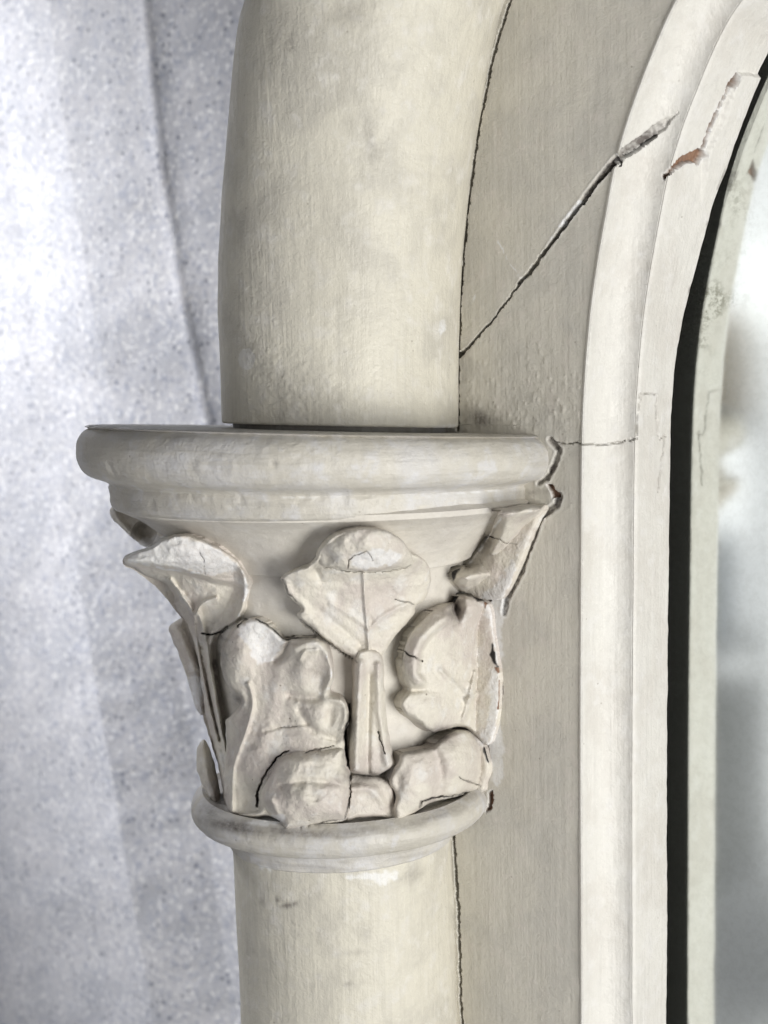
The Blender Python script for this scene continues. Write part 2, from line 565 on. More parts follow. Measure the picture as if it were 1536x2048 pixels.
# soft dirt, plus shade painted between and under the leaves: x, y, rx, ry, rotation, amount
GRIME_SHADE = [
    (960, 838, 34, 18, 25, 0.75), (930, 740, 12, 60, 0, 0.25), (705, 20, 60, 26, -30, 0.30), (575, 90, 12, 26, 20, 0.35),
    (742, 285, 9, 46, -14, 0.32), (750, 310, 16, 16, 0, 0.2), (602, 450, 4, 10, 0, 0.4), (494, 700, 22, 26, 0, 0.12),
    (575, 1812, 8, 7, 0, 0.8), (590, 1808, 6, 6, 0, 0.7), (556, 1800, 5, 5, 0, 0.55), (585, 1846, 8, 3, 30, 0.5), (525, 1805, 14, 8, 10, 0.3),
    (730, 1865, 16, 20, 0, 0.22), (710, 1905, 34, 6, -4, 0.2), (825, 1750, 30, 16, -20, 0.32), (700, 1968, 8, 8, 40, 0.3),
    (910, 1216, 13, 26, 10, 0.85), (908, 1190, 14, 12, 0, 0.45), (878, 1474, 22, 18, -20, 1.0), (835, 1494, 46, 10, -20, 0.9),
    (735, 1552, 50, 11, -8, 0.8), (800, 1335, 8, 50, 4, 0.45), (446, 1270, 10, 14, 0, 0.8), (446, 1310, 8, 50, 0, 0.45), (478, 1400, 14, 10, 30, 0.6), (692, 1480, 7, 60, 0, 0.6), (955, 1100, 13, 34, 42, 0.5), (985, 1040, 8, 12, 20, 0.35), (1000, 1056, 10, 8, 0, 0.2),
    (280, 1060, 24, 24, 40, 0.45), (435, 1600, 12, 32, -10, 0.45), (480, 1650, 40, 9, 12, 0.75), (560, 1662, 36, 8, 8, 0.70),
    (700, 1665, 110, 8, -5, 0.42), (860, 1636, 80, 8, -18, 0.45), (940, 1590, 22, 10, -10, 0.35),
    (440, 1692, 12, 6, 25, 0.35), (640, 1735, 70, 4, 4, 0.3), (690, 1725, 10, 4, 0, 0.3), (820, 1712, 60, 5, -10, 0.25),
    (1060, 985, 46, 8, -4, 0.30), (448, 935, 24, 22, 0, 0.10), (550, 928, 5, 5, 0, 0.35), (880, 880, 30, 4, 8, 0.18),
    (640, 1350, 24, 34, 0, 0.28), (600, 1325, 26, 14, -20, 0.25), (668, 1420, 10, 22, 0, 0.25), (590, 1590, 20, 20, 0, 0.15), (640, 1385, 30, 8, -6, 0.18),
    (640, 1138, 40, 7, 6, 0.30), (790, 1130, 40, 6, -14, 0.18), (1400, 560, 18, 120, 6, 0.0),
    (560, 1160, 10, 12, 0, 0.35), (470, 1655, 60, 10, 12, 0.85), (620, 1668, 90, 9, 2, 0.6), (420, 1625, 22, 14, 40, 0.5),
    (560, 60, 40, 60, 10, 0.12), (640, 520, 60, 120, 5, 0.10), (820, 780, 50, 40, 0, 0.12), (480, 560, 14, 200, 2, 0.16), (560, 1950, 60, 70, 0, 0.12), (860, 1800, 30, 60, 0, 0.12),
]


def crackfield(x, y, cracks, faint=False):
    """depth and darkness left by a list of cracks"""
    dep = np.zeros(x.shape)
    dark = np.zeros(x.shape)
    br = 0.55 + 0.45 * smooth(-0.55, 0.05, vn(x, y, 22, 46))
    jx = x + 1.6 * vn(x, y, 9, 40) + 0.8 * vn(x, y, 4, 42)
    jy = y + 1.6 * vn(x, y, 9, 41) + 0.8 * vn(x, y, 4, 43)
    for L, w0, w1, dp in cracks:
        A = np.array(L, float)
        m = (x > A[:, 0].min() - 30) & (x < A[:, 0].max() + 30) & (y > A[:, 1].min() - 30) & (y < A[:, 1].max() + 30)
        if not m.any():
            continue
        d, t = dist_line(jx[m], jy[m], A)
        w = (w0 + (w1 - w0) * t) * (1 + 0.35 * vn(x[m], y[m], 13, 44))
        k = 1 - smooth(w * 0.22, w * 0.45 + 0.6, d)
        amp = 1.0 if dp > 14 else (0.24 if faint and dp <= 6 else min(1.0, max(0.28, max(w0, w1) / 4.8)))
        dep[m] = np.maximum(dep[m], dp * k)
        dark[m] = np.maximum(dark[m], k * br[m] * amp)
    return dep, dark


def damage(P, cracks=CRACKS, wood=True):
    """mask RGBA (dark, wood, white, grime with painted shade) and depth at points"""
    x, y = project(P)
    n = len(x)
    mk = np.zeros((n, 4))
    dep, dark = crackfield(x, y, cracks, cracks is PANEL_CRACKS)
    mk[:, 0] = dark
    ex = 3.0 * vn(x, y, 10, 50) + 2.0 * vn(x, y, 5, 51)
    for poly in DARK_HOLES:
        A = np.array(poly, float)
        m = (x > A[:, 0].min() - 12) & (x < A[:, 0].max() + 12) & (y > A[:, 1].min() - 12) & (y < A[:, 1].max() + 12)
        if m.any():
            k = smooth(-1.5, 1.5, sdf(x[m], y[m], A) + 0.5 * ex[m])
            mk[m, 0] = np.maximum(mk[m, 0], k)
            dep[m] = np.maximum(dep[m], 22 * k)
    for poly in (WOOD if wood else []):
        A = np.array(poly, float)
        m = (x > A[:, 0].min() - 12) & (x < A[:, 0].max() + 12) & (y > A[:, 1].min() - 12) & (y < A[:, 1].max() + 12)
        if m.any():
            s = sdf(x[m], y[m], A) + 0.6 * ex[m] - (1.5 if A[:, 0].min() > 1300 else 0)
            k = smooth(-1.2, 1.2, s)
            mk[m, 1] = np.maximum(mk[m, 1], k)
            mk[m, 2] = np.maximum(mk[m, 2], 0.4 * smooth(-4, -1, s) * (1 - k))
            dep[m] = np.maximum(dep[m], 12 * k)
    for poly in WHITE:
        A = catmull(np.array(poly, float), 4)
        m = (x > A[:, 0].min() - 12) & (x < A[:, 0].max() + 12) & (y > A[:, 1].min() - 12) & (y < A[:, 1].max() + 12)
        if m.any():
            mk[m, 2] = np.maximum(mk[m, 2], 0.62 * smooth(-3.5, 4, sdf(x[m], y[m], A) + 1.5 * ex[m]))
    for L, w0, w1 in WHITE_LINES:
        A = np.array(L, float)
        m = (x > A[:, 0].min() - 15) & (x < A[:, 0].max() + 15) & (y > A[:, 1].min() - 15) & (y < A[:, 1].max() + 15)
        if m.any():
            d, t = dist_line(x[m] + 0.6 * ex[m], y[m], A)
            w = w0 + (w1 - w0) * t
            mk[m, 2] = np.maximum(mk[m, 2], (1 - smooth(w * 0.3, w * 0.7, d)) * smooth(-0.4, 0.35, vn(x[m], y[m], 9, 47)) * 0.8)
    for cx, cy, rx, ry, ro, am in GRIME_SHADE:
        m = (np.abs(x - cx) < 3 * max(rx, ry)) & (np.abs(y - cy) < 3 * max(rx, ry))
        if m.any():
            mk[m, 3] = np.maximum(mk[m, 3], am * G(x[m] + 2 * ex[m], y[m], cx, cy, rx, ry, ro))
    return mk, dep, x, y


# ------------------------------------------------------------------ background: speckled wall with soft vertical ridges
YW = 1300.0


def build_wall():
    nx, nz = 760, 240
    A = on_plane(-500, -300, YW)
    B = on_plane(760, 2500, YW)
    xs = np.r_[np.linspace(A[0] - 3600, A[0] - 520, 60), np.linspace(A[0] - 500, B[0] + 1600, nx - 60)]
    zs = np.linspace(2600, -4200, nz)
    X, Z = np.meshgrid(xs, zs)
    P = np.stack([X, np.full_like(X, YW), Z], -1).reshape(-1, 3)
    x, y = project(P)
    yy = np.clip(y, -400, 2400)
    L0 = np.interp(yy, [-400, 250, 600, 1300, 2000, 2400], [-100, 8, 66, 180, 300, 365])
    L1 = np.interp(yy, [-400, 0, 350, 700, 1500, 2400], [65, 115, 160, 215, 350, 480])
    L2 = np.interp(yy, [-400, 0, 350, 700, 1200, 2400], [265, 310, 345, 400, 460, 620])
    k = 14 + 5 * vn(x, y, 300, 3)
    v = smooth(500, 1700, y)
    dy = np.zeros_like(x)
    c0 = np.clip(x - L0, -400, 0)
    c1 = np.clip(x - L0, 0, None)
    c1 = np.minimum(c1, L1 - L0)
    c2 = np.clip(x - L1, 0, None)
    c2 = np.minimum(c2, L2 - L1)
    c3 = np.clip(x - L2, 0, 300)
    dy += c0 * (0.08 - 0.46 * v) + c1 * (-0.30 + 1.05 * v) + c2 * (0.06 + 0.24 * v) + c3 * 0.22
    dy += -8 * np.exp(-((x - L2) / 20) ** 2) * (1 - 0.4 * v) + 9 * smooth(-10, 10, x - L2)
    dy += 5 * vn(x, y, 160, 5) + 2.0 * vn(x, y, 40, 6)
    P[:, 1] += dy
    F = grid_faces(nz, nx)
    o = mesh('speckled_wall', P, F, M_stone, None, None, 80, origin=(0, YW, -4200))
    # give it a body
    md = o.modifiers.new('thickness', 'SOLIDIFY')
    md.thickness = 0.03
    md.offset = 1
    tag(o, 'pale grey speckled stone wall with soft vertical ridges behind the column', 'wall')


build_wall()

# ------------------------------------------------------------------ flat board with the open mitre crack
YP = 150.0
ARRIS_PX = [(1520, -240), (1430, -110), (1355, 0), (1290, 150), (1240, 300), (1210, 450), (1186, 600), (1172, 750), (1166, 900), (1164, 1200), (1163, 1500), (1164, 1800), (1165, 2048), (1166, 2300)]
arr = on_plane(*np.array(catmull(ARRIS_PX, 12, False)).T, YP)      # world polyline of the arris, top to bottom
AX_PX = [(-300, 880, 530), (-150, 808, 528), (0, 752, 522), (80, 732, 516), (300, 700, 497), (430, 688, 492), (600, 678.5, 484), (845, 681, 470), (862, 681.5, 469)]
AX_PX = catmull(np.array(AX_PX, float), 10, False)
_ap = on_plane(AX_PX[:, 1], AX_PX[:, 0], 0.0)                      # axis of the bent shaft, in the plane y = 0
_ar = AX_PX[:, 2] / 2 * ((_ap - CAM) @ FW) / FOC


def axis_at(z):
    o = np.argsort(_ap[:, 2])
    return np.interp(z, _ap[o, 2], _ap[o, 0]), np.interp(z, _ap[o, 2], _ar[o])


def build_panel():
    zt, zb = arr[0, 2], ROOT_Z
    nz, nx = 1060, 270
    zs = np.linspace(zt, zb, nz)
    o = np.argsort(arr[:, 2])
    xa = np.interp(zs, arr[o, 2], arr[o, 0])
    xl = np.where(zs > 5, axis_at(zs)[0] - 40, -0.0266 * zs * 0 - 60)
    t = np.linspace(0, 1, nx) ** 0.9
    X = xl[:, None] + (xa - xl)[:, None] * t[None]
    Z = np.repeat(zs[:, None], nx, 1)
    P = np.stack([X, np.full_like(X, YP), Z], -1).reshape(-1, 3)
    mk, dep, x, y = damage(P, PANEL_CRACKS)
    P[:, 1] += dep
    P[:, 1] += 1.0 * fbm(x, y, 90, 10) + 0.5 * vn(x, y, 14, 12) * smooth(650, 850, y) * smooth(1100, 900, y)
    rs = np.random.RandomState(11)
    for i in range(260):
        cx, cy = rs.uniform(930, 1160), 860 - abs(rs.normal(0, 85))
        if rs.rand() < 0.35:
            cx, cy = rs.uniform(1010, 1160), rs.uniform(880, 2040)
        r = rs.uniform(1.8, 4.2)
        m_ = (np.abs(x - cx) < 12) & (np.abs(y - cy) < 14)
        P[m_, 1] -= rs.uniform(0.3, 1.1) * (1.0 if cy < 862 else 0.3) * G(x[m_], y[m_], cx, cy, r, r * rs.uniform(0.8, 2.2))
    # rough filler in the open gap beside the capital and the mitre
    ex = 2.5 * vn(x, y, 9, 20) + 1.5 * vn(x, y, 4, 21)
    for L, w0, w1 in GREY_FILL:
        d, tt = dist_line(x, y, L)
        w = (w0 + (w1 - w0) * tt) / 2
        k = smooth(-1.5, 1.5, w - d + 0.6 * ex)
        P[:, 1] += k * (6 + 3 * vn(x, y, 6, 22))
        mk[:, 3] = np.maximum(mk[:, 3], k * (0.72 + 0.3 * vn(x, y, 7, 23)))
        rim = np.exp(-((d - w - 3) / 2.0) ** 2) * 0.22
        mk[:, 2] = np.maximum(mk[:, 2], rim)
        P[:, 1] -= rim * 4
    P = P.reshape(nz, nx, 3)
    back = P[:, :1].copy()
    back[:, :, 1] = 355
    P = np.concatenate([back, P], 1)
    mk = np.concatenate([np.zeros((nz, 1, 4)), mk.reshape(nz, nx, 4)], 1).reshape(-1, 4)
    mesh('back_board', P.reshape(-1, 3), grid_faces(nz, nx + 1), M_panel, root, mk, 60)


build_panel()


# ------------------------------------------------------------------ hollow moulding and reveal round the opening
def build_moulding():
    s = np.r_[0, np.cumsum(np.linalg.norm(np.diff(arr, axis=0), axis=1))]
    nz = 1000
    q = np.linspace(0, s[-1], nz)
    C = np.stack([np.interp(q, s, arr[:, i]) for i in range(3)], 1)
    T = np.gradient(C, axis=0)
    for _ in range(20):
        T = (np.roll(T, 1, 0) + T * 2 + np.roll(T, -1, 0)) / 4 if False else T
    T /= np.linalg.norm(T, axis=1)[:, None]
    N = np.stack([-T[:, 2], np.zeros(nz), T[:, 0]], 1)          # in-plane, towards the opening
    # profile (offset towards the opening, depth)
    pr = [(-6, 3.0), (-4, -2.0), (0, -3.5), (3, -1.5)]
    for a in np.linspace(0.02, 1, 46):                          # the hollow
        th = a * math.pi / 2
        pr.append((4 + 54 * (1 - math.cos(th)) ** 1.05, 84 * math.sin(th) ** 0.9))
    pr += [(59, 85), (61, 84), (63, 86), (64.5, 89)]            # small sharp nosing
    for a in np.linspace(0.03, 1, 44):
        pr.append((65 + 3 * a, 89 + 117 * a))
    pr += [(66, 208.5), (62, 209), (40, 209), (0, 209), (-60, 209), (-95, 210), (-96, 264)]
    pr = np.array(pr, float)
    m = len(pr)
    off = np.repeat(pr[None, :, 0], nz, 0)
    _, cy_ = project(C)
    spl = smooth(780, 330, cy_)
    wgt = np.clip((pr[:, 1] - 89) / 117.0, 0, 1)
    off = off + spl[:, None] * 16 * wgt[None]
    P = C[:, None] + N[:, None] * off[..., None]
    P[..., 1] = YP + pr[None, :, 1] + spl[:, None] * 22 * wgt[None]
    nrm = np.zeros((m, 2))
    d = np.gradient(pr, axis=0)
    nrm[:, 0] = d[:, 1]
    nrm[:, 1] = -d[:, 0]
    nrm /= np.linalg.norm(nrm, axis=1)[:, None] + 1e-9          # outward in (offset, depth)
    P = P.reshape(-1, 3)
    mk, dep, x, y = damage(P, PANEL_CRACKS)
    ex = 2.5 * vn(x, y, 9, 20) + 1.5 * vn(x, y, 4, 21)
    L, w0, w1 = GREY_FILL[0]
    dd, tt = dist_line(x, y, L)
    w = (w0 + (w1 - w0) * tt) / 2 * smooth(1.0, 0.9, tt)
    k = smooth(-1.5, 1.5, w - dd + 0.6 * ex)
    dep = np.maximum(dep, k * (6 + 3 * vn(x, y, 6, 22)))
    mk[:, 3] = np.maximum(mk[:, 3], k * (0.80 + 0.4 * vn(x, y, 6, 23)) * smooth(1.0, 0.8, tt))
    # mildew on the reveal near the spring of the arch
    md = (smooth(200, 330, y) * smooth(760, 560, y)) * smooth(0.1, 0.75, fbm(x, y, 26, 30)) * 0.3
    idx = np.tile(np.arange(m), nz)
    md *= (idx > 95)
    mk[:, 3] = np.maximum(mk[:, 3], md * 1.6)
    NN = (N[:, None] * nrm[None, :, :1])
    NN[..., 1] = nrm[None, :, 1]
    NN = NN.reshape(-1, 3)
    front = (idx < m - 6)
    dep = np.minimum(dep * front, 14)
    wob = 0.9 * fbm(x, y, 60, 33) + 0.5 * vn(x, y, 17, 35)
    spn = smooth(-2.5, 2.5, sdf(x, y, [(1476, 146), (1520, 150), (1520, 300), (1450, 430), (1402, 420), (1408, 312), (1436, 250)]) + 0.4 * ex) * smooth(420, 330, y) * front
    P -= NN * (dep + wob * (idx > 3) - 9 * spn * (1 - np.clip(dep / 8, 0, 1)))[:, None]
    mk[:, 0] = np.where(idx >= m - 6, 0.05, mk[:, 0])
    mesh('arch_moulding', P, grid_faces(nz, m), M_mould, root, mk, 38)


build_moulding()


# ------------------------------------------------------------------ mirror glass
def build_mirror():
    y0 = YP + 209 + 43
    x0, x1 = arr[-1, 0] - 130, arr[-1, 0] + 1700
    xs = np.r_[np.linspace(x0, x0 + 520, 150), np.linspace(x0 + 530, x1, 30)]
    zs = np.linspace(1500, ROOT_Z, 420)
    X, Z = np.meshgrid(xs, zs)
    nz, nx = X.shape
    P = np.stack([X, np.full_like(X, y0), Z], -1).reshape(-1, 3)
    x, y = project(P)
    mk = np.zeros((len(P), 4))
    fox = smooth(180, 420, y) * smooth(820, 600, y) * smooth(1330, 1380, x) * smooth(1520, 1430, x) * smooth(-0.5, 0.5, fbm(x, y, 60, 30))
    mk[:, 3] = 0.75 * fox + 0.10
    F = [tuple(int(k) for k in q) for q in grid_faces(nz, nx)]
    # edges and back of the sheet
    rim = [i for i in range(nx)] + [r * nx + nx - 1 for r in range(1, nz)] + [(nz - 1) * nx + i for i in range(nx - 2, -1, -1)] + [r * nx for r in range(nz - 2, 0, -1)]
    n0 = len(P)
    B = P[rim] + np.array([0, 24.0, 0])
    k = len(rim)
    F += [(rim[i], n0 + i, n0 + (i + 1) % k, rim[(i + 1) % k]) for i in range(k)]
    F.append(tuple(n0 + i for i in range(k)))
    mesh('mirror_glass', np.vstack([P, B]), F, M_mirror, root, np.vstack([mk, mk[rim]]), 30)


build_mirror()


# ------------------------------------------------------------------ shafts
def build_upper_shaft():
    nz, na = 420, 460
    zs = np.concatenate([[-30.0, 6.9, 7.0, 9.0], np.linspace(11.0, _ap[0, 2], nz)])
    ax, ar = axis_at(zs)
    kk = np.ones(len(zs))
    kk[0], kk[1], kk[2], kk[3] = 0.91, 0.91, 0.985, 0.996
    ar = ar * kk
    th = np.linspace(0, 2 * math.pi, na, endpoint=False)
    dx = np.gradient(ax, zs + np.arange(len(zs)) * 1e-6)
    dx[:5] = dx[5]
    P = np.zeros((len(zs), na, 3))
    P[..., 0] = ax[:, None] + ar[:, None] * np.cos(th)
    P[..., 1] = ar[:, None] * np.sin(th)
    P[..., 2] = zs[:, None]
    # sagging lip at the bottom follows the tilted abacus
    u = (P @ R0) - (ax * R0[0])[:, None]
    P[..., 2] += (u * -0.040 - (P @ fwd_h) * 0.028) * smooth(260, 0, zs)[:, None]
    P = P.reshape(-1, 3)
    mk, dep, x, y = damage(P, [], wood=False)
    nrm = np.stack([np.tile(np.cos(th), len(zs)), np.tile(np.sin(th), len(zs)), np.zeros(len(x))], 1)
    wob = 1.3 * fbm(x, y, 120, 15)
    # paint blisters near the foot
    rs = np.random.RandomState(3)
    bl = np.zeros(len(x))
    for i in range(330):
        cx = rs.normal(600, 75)
        cy = 850 - abs(rs.normal(0, 75))
        if rs.rand() < 0.25:
            cx, cy = rs.uniform(470, 900), rs.uniform(560, 850)
        if cx < 470 or cx > 895 or cy > 848:
            continue
        r = rs.uniform(2.2, 5.0)
        m = (np.abs(x - cx) < 14) & (np.abs(y - cy) < 14)
        if m.any():
            bl[m] += rs.uniform(0.8, 2.2) * G(x[m], y[m], cx, cy, r, r * rs.uniform(0.6, 1.5), rs.uniform(0, 90))
    P += nrm * (wob + 0.6 * np.minimum(bl, 3.5))[:, None]
    # worn pale edge at the foot
    ed = smooth(12, 2, P[:, 2] - (x - 681) * 0.0) * smooth(0.05, 0.5, fbm(x, y, 22, 18)) * 0.7
    mk[:, 2] = np.maximum(mk[:, 2], ed)
    grey = (G(x, y, 492, 718, 20, 26) > 0.5) * 0.35
    mk[:, 2] = np.maximum(mk[:, 2], grey)
    mk[:2 * na, 0] = 0.75  # plug rings painted dark, standing in for shade in the gap
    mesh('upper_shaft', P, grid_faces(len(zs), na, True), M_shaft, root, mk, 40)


def build_lower_shaft():
    zs = np.linspace(-800, ROOT_Z, 220)
    na = 420
    th = np.linspace(0, 2 * math.pi, na, endpoint=False)
    r = 224 + 0.0 * zs
    P = np.zeros((len(zs), na, 3))
    P[..., 0] = r[:, None] * np.cos(th)
    P[..., 1] = r[:, None] * np.sin(th)
    P[..., 2] = zs[:, None]
    P = sag(P.reshape(-1, 3))
    mk, dep, x, y = damage(P, [], wood=False)
    nrm = np.stack([np.tile(np.cos(th), len(zs)), np.tile(np.sin(th), len(zs)), np.zeros(len(x))], 1)
    P += nrm * (1.2 * fbm(x, y, 130, 16) + 0.3 * vn(x, y, 10, 17))[:, None]
    mesh('lower_shaft', P, grid_faces(len(zs), na, True), M_shaft, root, mk, 40)


build_upper_shaft()
build_lower_shaft()

# ------------------------------------------------------------------ capital: turned body
BELL = [(-140, 416), (-151, 412), (-156, 400), (-164, 382), (-176, 362), (-190, 344), (-208, 324), (-230, 304), (-250, 290), (-257, 287), (-260, 276), (-266, 272),
        (-300, 264), (-400, 249), (-550, 238), (-650, 234), (-740, 232)]
_bz = np.array([p[0] for p in BELL])[::-1].astype(float)
_br = np.array([p[1] for p in BELL])[::-1].astype(float)


def bell(z):
    return np.interp(z, [-740, -650, -550, -400, -300, -262, -215, -190, -176, -164, -151, -140], [232, 234, 238, 249, 264, 276, 316, 344, 362, 382, 412, 416])


def lathe(name, prof, mat, parent, na=640, sub=5, wobble=1.0, cracks=CRACKS, sharp=35, seed=0, wood=False):
    pr = np.array(prof, float)
    out = []
    for i in range(len(pr) - 1):
        n = max(1, int(np.linalg.norm(pr[i + 1] - pr[i]) / sub))
        for k in range(n):
            out.append(pr[i] + (pr[i + 1] - pr[i]) * k / n)
    out.append(pr[-1])
    pr = np.array(out)
    th = np.linspace(0, 2 * math.pi, na, endpoint=False)
    P = np.zeros((len(pr), na, 3))
    P[..., 0] = pr[:, 1:2] * np.cos(th)
    P[..., 1] = pr[:, 1:2] * np.sin(th)
    P[..., 2] = pr[:, :1]
    P = P.reshape(-1, 3)
    if name == 'abacus':
        P[:, 0] *= 1 - 0.07 * smooth(150, 450, P[:, 0])
    P = sag(P)
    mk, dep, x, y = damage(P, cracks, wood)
    nrm = np.stack([np.tile(np.cos(th), len(pr)), np.tile(np.sin(th), len(pr)), np.zeros(len(x))], 1)
    w = wobble * (1.1 * fbm(x, y, 70, 60 + seed) + 0.5 * vn(x, y, 15, 5 + seed))
    if name == 'abacus':
        rr = np.hypot((x - 449) / 0.85, y - 936)
        w = w + 2.2 * np.exp(-((rr - 21) / 5) ** 2) + 1.4 * G(x, y, 449, 936, 12, 12) * vn(x, y, 6, 8)
        w = w + 3.0 * G(x, y, 400, 932, 8, 14) - 4.0 * G(x, y, 547, 928, 5, 7) - 2.5 * G(x, y, 222, 938, 4, 18, -20)
        w = w - 3.0 * G(x, y, 465, 1018, 12, 6, 20) + 2.0 * G(x, y, 450, 1012, 8, 6) + 1.6 * G(x, y, 1035, 925, 30, 10, -8)
        w = w - 2.2 * np.exp(-((y - 1000) / 14) ** 2) * smooth(0.25, 0.6, vn(x, y, 16, 9))
    P += nrm * (w - dep)[:, None]
    F = grid_faces(len(pr), na, True)
    F = F[(P[F][:, :, 1] < 215).all(1)]
    us = np.unique(F)
    ix = np.full(len(P), -1)
    ix[us] = np.arange(len(us))
    return mesh(name, P[us], ix[F], mat, parent, mk[us], sharp)


bell_prof = [(z, r) for z, r in BELL]
capital = lathe('capital', [(-120, 380)] + bell_prof + [(-770, 232)], M_bell, root, 700, 4, 1.3)
tag(capital, 'carved capital of curling leaves, cracked and filled')

TOP = [(-1.0, 40), (-1.0, 455), (-1.5, 463), (-4, 470)]
for a in np.linspace(70, -78, 22):
    TOP.append((-50 + 46 * math.sin(rad(a)), 440 + 50 * math.cos(rad(a)) ** 0.8))
TOP += [(-101, 436), (-106, 430), (-108, 430.5), (-112, 432), (-136, 430), (-143, 428), (-147, 423), (-149, 412), (-149, 330)]
lathe('abacus', TOP, M_ring, capital, 720, 4, 1.4, seed=1)

AST = [(-690, 228), (-722, 232), (-728, 244), (-730, 262)]
for a in np.linspace(62, -80, 20):
    AST.append((-756 + 38 * math.sin(rad(a)), 259 + 45 * math.cos(rad(a))))
AST += [(-796, 248), (-800, 240), (-812, 233), (-826, 230), (-833, 229), (-836, 226), (-838, 216)]
lathe('astragal', AST, M_ring, capital, 640, 3.5, 1.4, seed=2)


# ------------------------------------------------------------------ leaves: carved relief meshes seated on the bell
def hit_cyl(px, py, R):
    """point of the sagging, leaning cylinder of radius R(px,py) seen at a photo position"""
    qx, qy = px.copy(), py.copy()
    for _ in range(4):
        d = ray(qx, qy)
        a = d[:, 0] ** 2 + d[:, 1] ** 2
        b = CAM[0] * d[:, 0] + CAM[1] * d[:, 1]
        c = CAM[0] ** 2 + CAM[1] ** 2 - R ** 2
        disc = np.maximum(b * b - a * c, 0)
        t = (-b - np.sqrt(disc)) / a
        P = CAM + d * t[:, None]
        X, Y = project(sag(P))
        qx += px - X
        qy += py - Y
    return P


def leaf(name, poly, hfun, H=45, w=12, step=1.8, mat=None, label=None, bury=-14, rough=1.0, relief=1.4, emin=0.3, smoothn=5, base=None, seed=0):
    poly = catmull(poly, smoothn)
    x0, y0 = poly.min(0) - 6
    x1, y1 = poly.max(0) + 6
    X, Y = np.meshgrid(np.arange(x0, x1, step), np.arange(y0, y1, step))
    ny, nx = X.shape
    x, y = X.ravel(), Y.ravel()
    jx = x + 1.3 * vn(x, y, 14, 4 + seed) + 0.3 * vn(x, y, 6, 5 + seed)
    jy = y + 1.3 * vn(x, y, 14, 6 + seed) + 0.3 * vn(x, y, 6, 7 + seed)
    d = sdf(jx, jy, poly)
    D = d.reshape(ny, nx)
    gy, gx = np.gradient(D, step)
    g = np.hypot(gx, gy) + 1e-6
    gx, gy = (gx / g).ravel(), (gy / g).ravel()
    keep = d > -step * 1.45
    out = keep & (d < 0)
    x = np.where(out, x - d * gx, x)
    y = np.where(out, y - d * gy, y)
    d = np.maximum(d, 0)
    F = grid_faces(ny, nx)
    F = F[keep[F].all(1) & ~out[F].all(1)]
    used = np.unique(F)
    idx = np.full(len(x), -1)
    idx[used] = np.arange(len(used))
    F = idx[F]
    x, y, d = x[used], y[used], d[used]
    e = np.clip(d / w, 0, 1)
    edge = np.sqrt(1 - (1 - e) ** 2)
    f = hfun(x, y, d)
    dep, dark = crackfield(x, y, CRACKS)
    h = (H + relief * f) * (emin + (1 - emin) * edge) - dep
    h += rough * 2.4 * (0.45 - np.abs(vn(x, y, 27, 31 + seed)))
    h += rough * (1.8 * fbm(x, y, 34, 20 + seed) + 0.7 * vn(x, y, 9, 25 + seed))
    # seat on the bell: two passes, since the bell radius depends on the height
    if base is None:
        R = np.full(len(x), 290.0)
        for _ in range(3):
            P = hit_cyl(x, y, R)
            R = np.maximum(bell(P[:, 2]) + h, 60)
        P = hit_cyl(x, y, R)
        rr = np.hypot(P[:, 0], P[:, 1])
        rb = np.minimum(bell(P[:, 2]) + bury, rr - 4)
        B = P.copy()
        B[:, 0] *= rb / rr
        B[:, 1] *= rb / rr
        P, B = sag(P), sag(B)
        lim = YP - 5 - 0.25 * np.clip(h, 0, 60)
        bad = P[:, 1] > lim
        dr = P - CAM
        tt = (lim - CAM[1]) / dr[:, 1]
        P[bad] = (CAM + dr * tt[:, None])[bad]
        B[bad] = P[bad] + np.array([0, 30.0, 0])
    else:
        dd = ray(x, y)
        P = CAM + dd * (base - h)[:, None]
        B = CAM + ray(x, y) * (base + 26)
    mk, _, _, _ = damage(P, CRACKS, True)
    # boundary walls
    E = {}
    for q in F:
        for k in range(4):
            a, b = int(q[k]), int(q[(k + 1) % 4])
            if (b, a) in E:
                del E[(b, a)]
            else:
                E[(a, b)] = 1
    bv = sorted({a for e_ in E for a in e_})
    n0 = len(P)
    mt = {v: n0 + i for i, v in enumerate(bv)}
    mp = {v: n0 + len(bv) + i for i, v in enumerate(bv)}
    V = np.vstack([P, P[bv], B[bv]])
    FF = [tuple(int(k) for k in q[::-1]) for q in F] + [(mt[a], mt[b], mp[b], mp[a]) for (a, b) in E]
    mk = np.vstack([mk, mk[bv] * 0.25, mk[bv] * 0.0])
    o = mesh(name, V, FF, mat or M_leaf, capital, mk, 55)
    if label:
        o['label'] = label
    return o


def ridge(x, y, L, w):
    d, t = dist_line(x, y, catmull(L, 5, False))
    return np.exp(-(d / w) ** 2)


# upper middle leaf: a fan on a stalk, its lip curled over into a knob
FAN = [(737, 1332), (712, 1318), (680, 1300), (648, 1278), (618, 1252), (599, 1240), (595, 1226), (604, 1217), (590, 1205), (573, 1187), (566, 1166), (562, 1154), (584, 1141), (612, 1132), (628, 1118), (640, 1096), (660, 1076),
       (690, 1062), (735, 1056), (775, 1064), (805, 1082), (820, 1104), (838, 1112), (856, 1128), (862, 1150), (858, 1180), (846, 1204), (832, 1212), (828, 1228), (808, 1252), (785, 1280), (765, 1310), (752, 1330)]


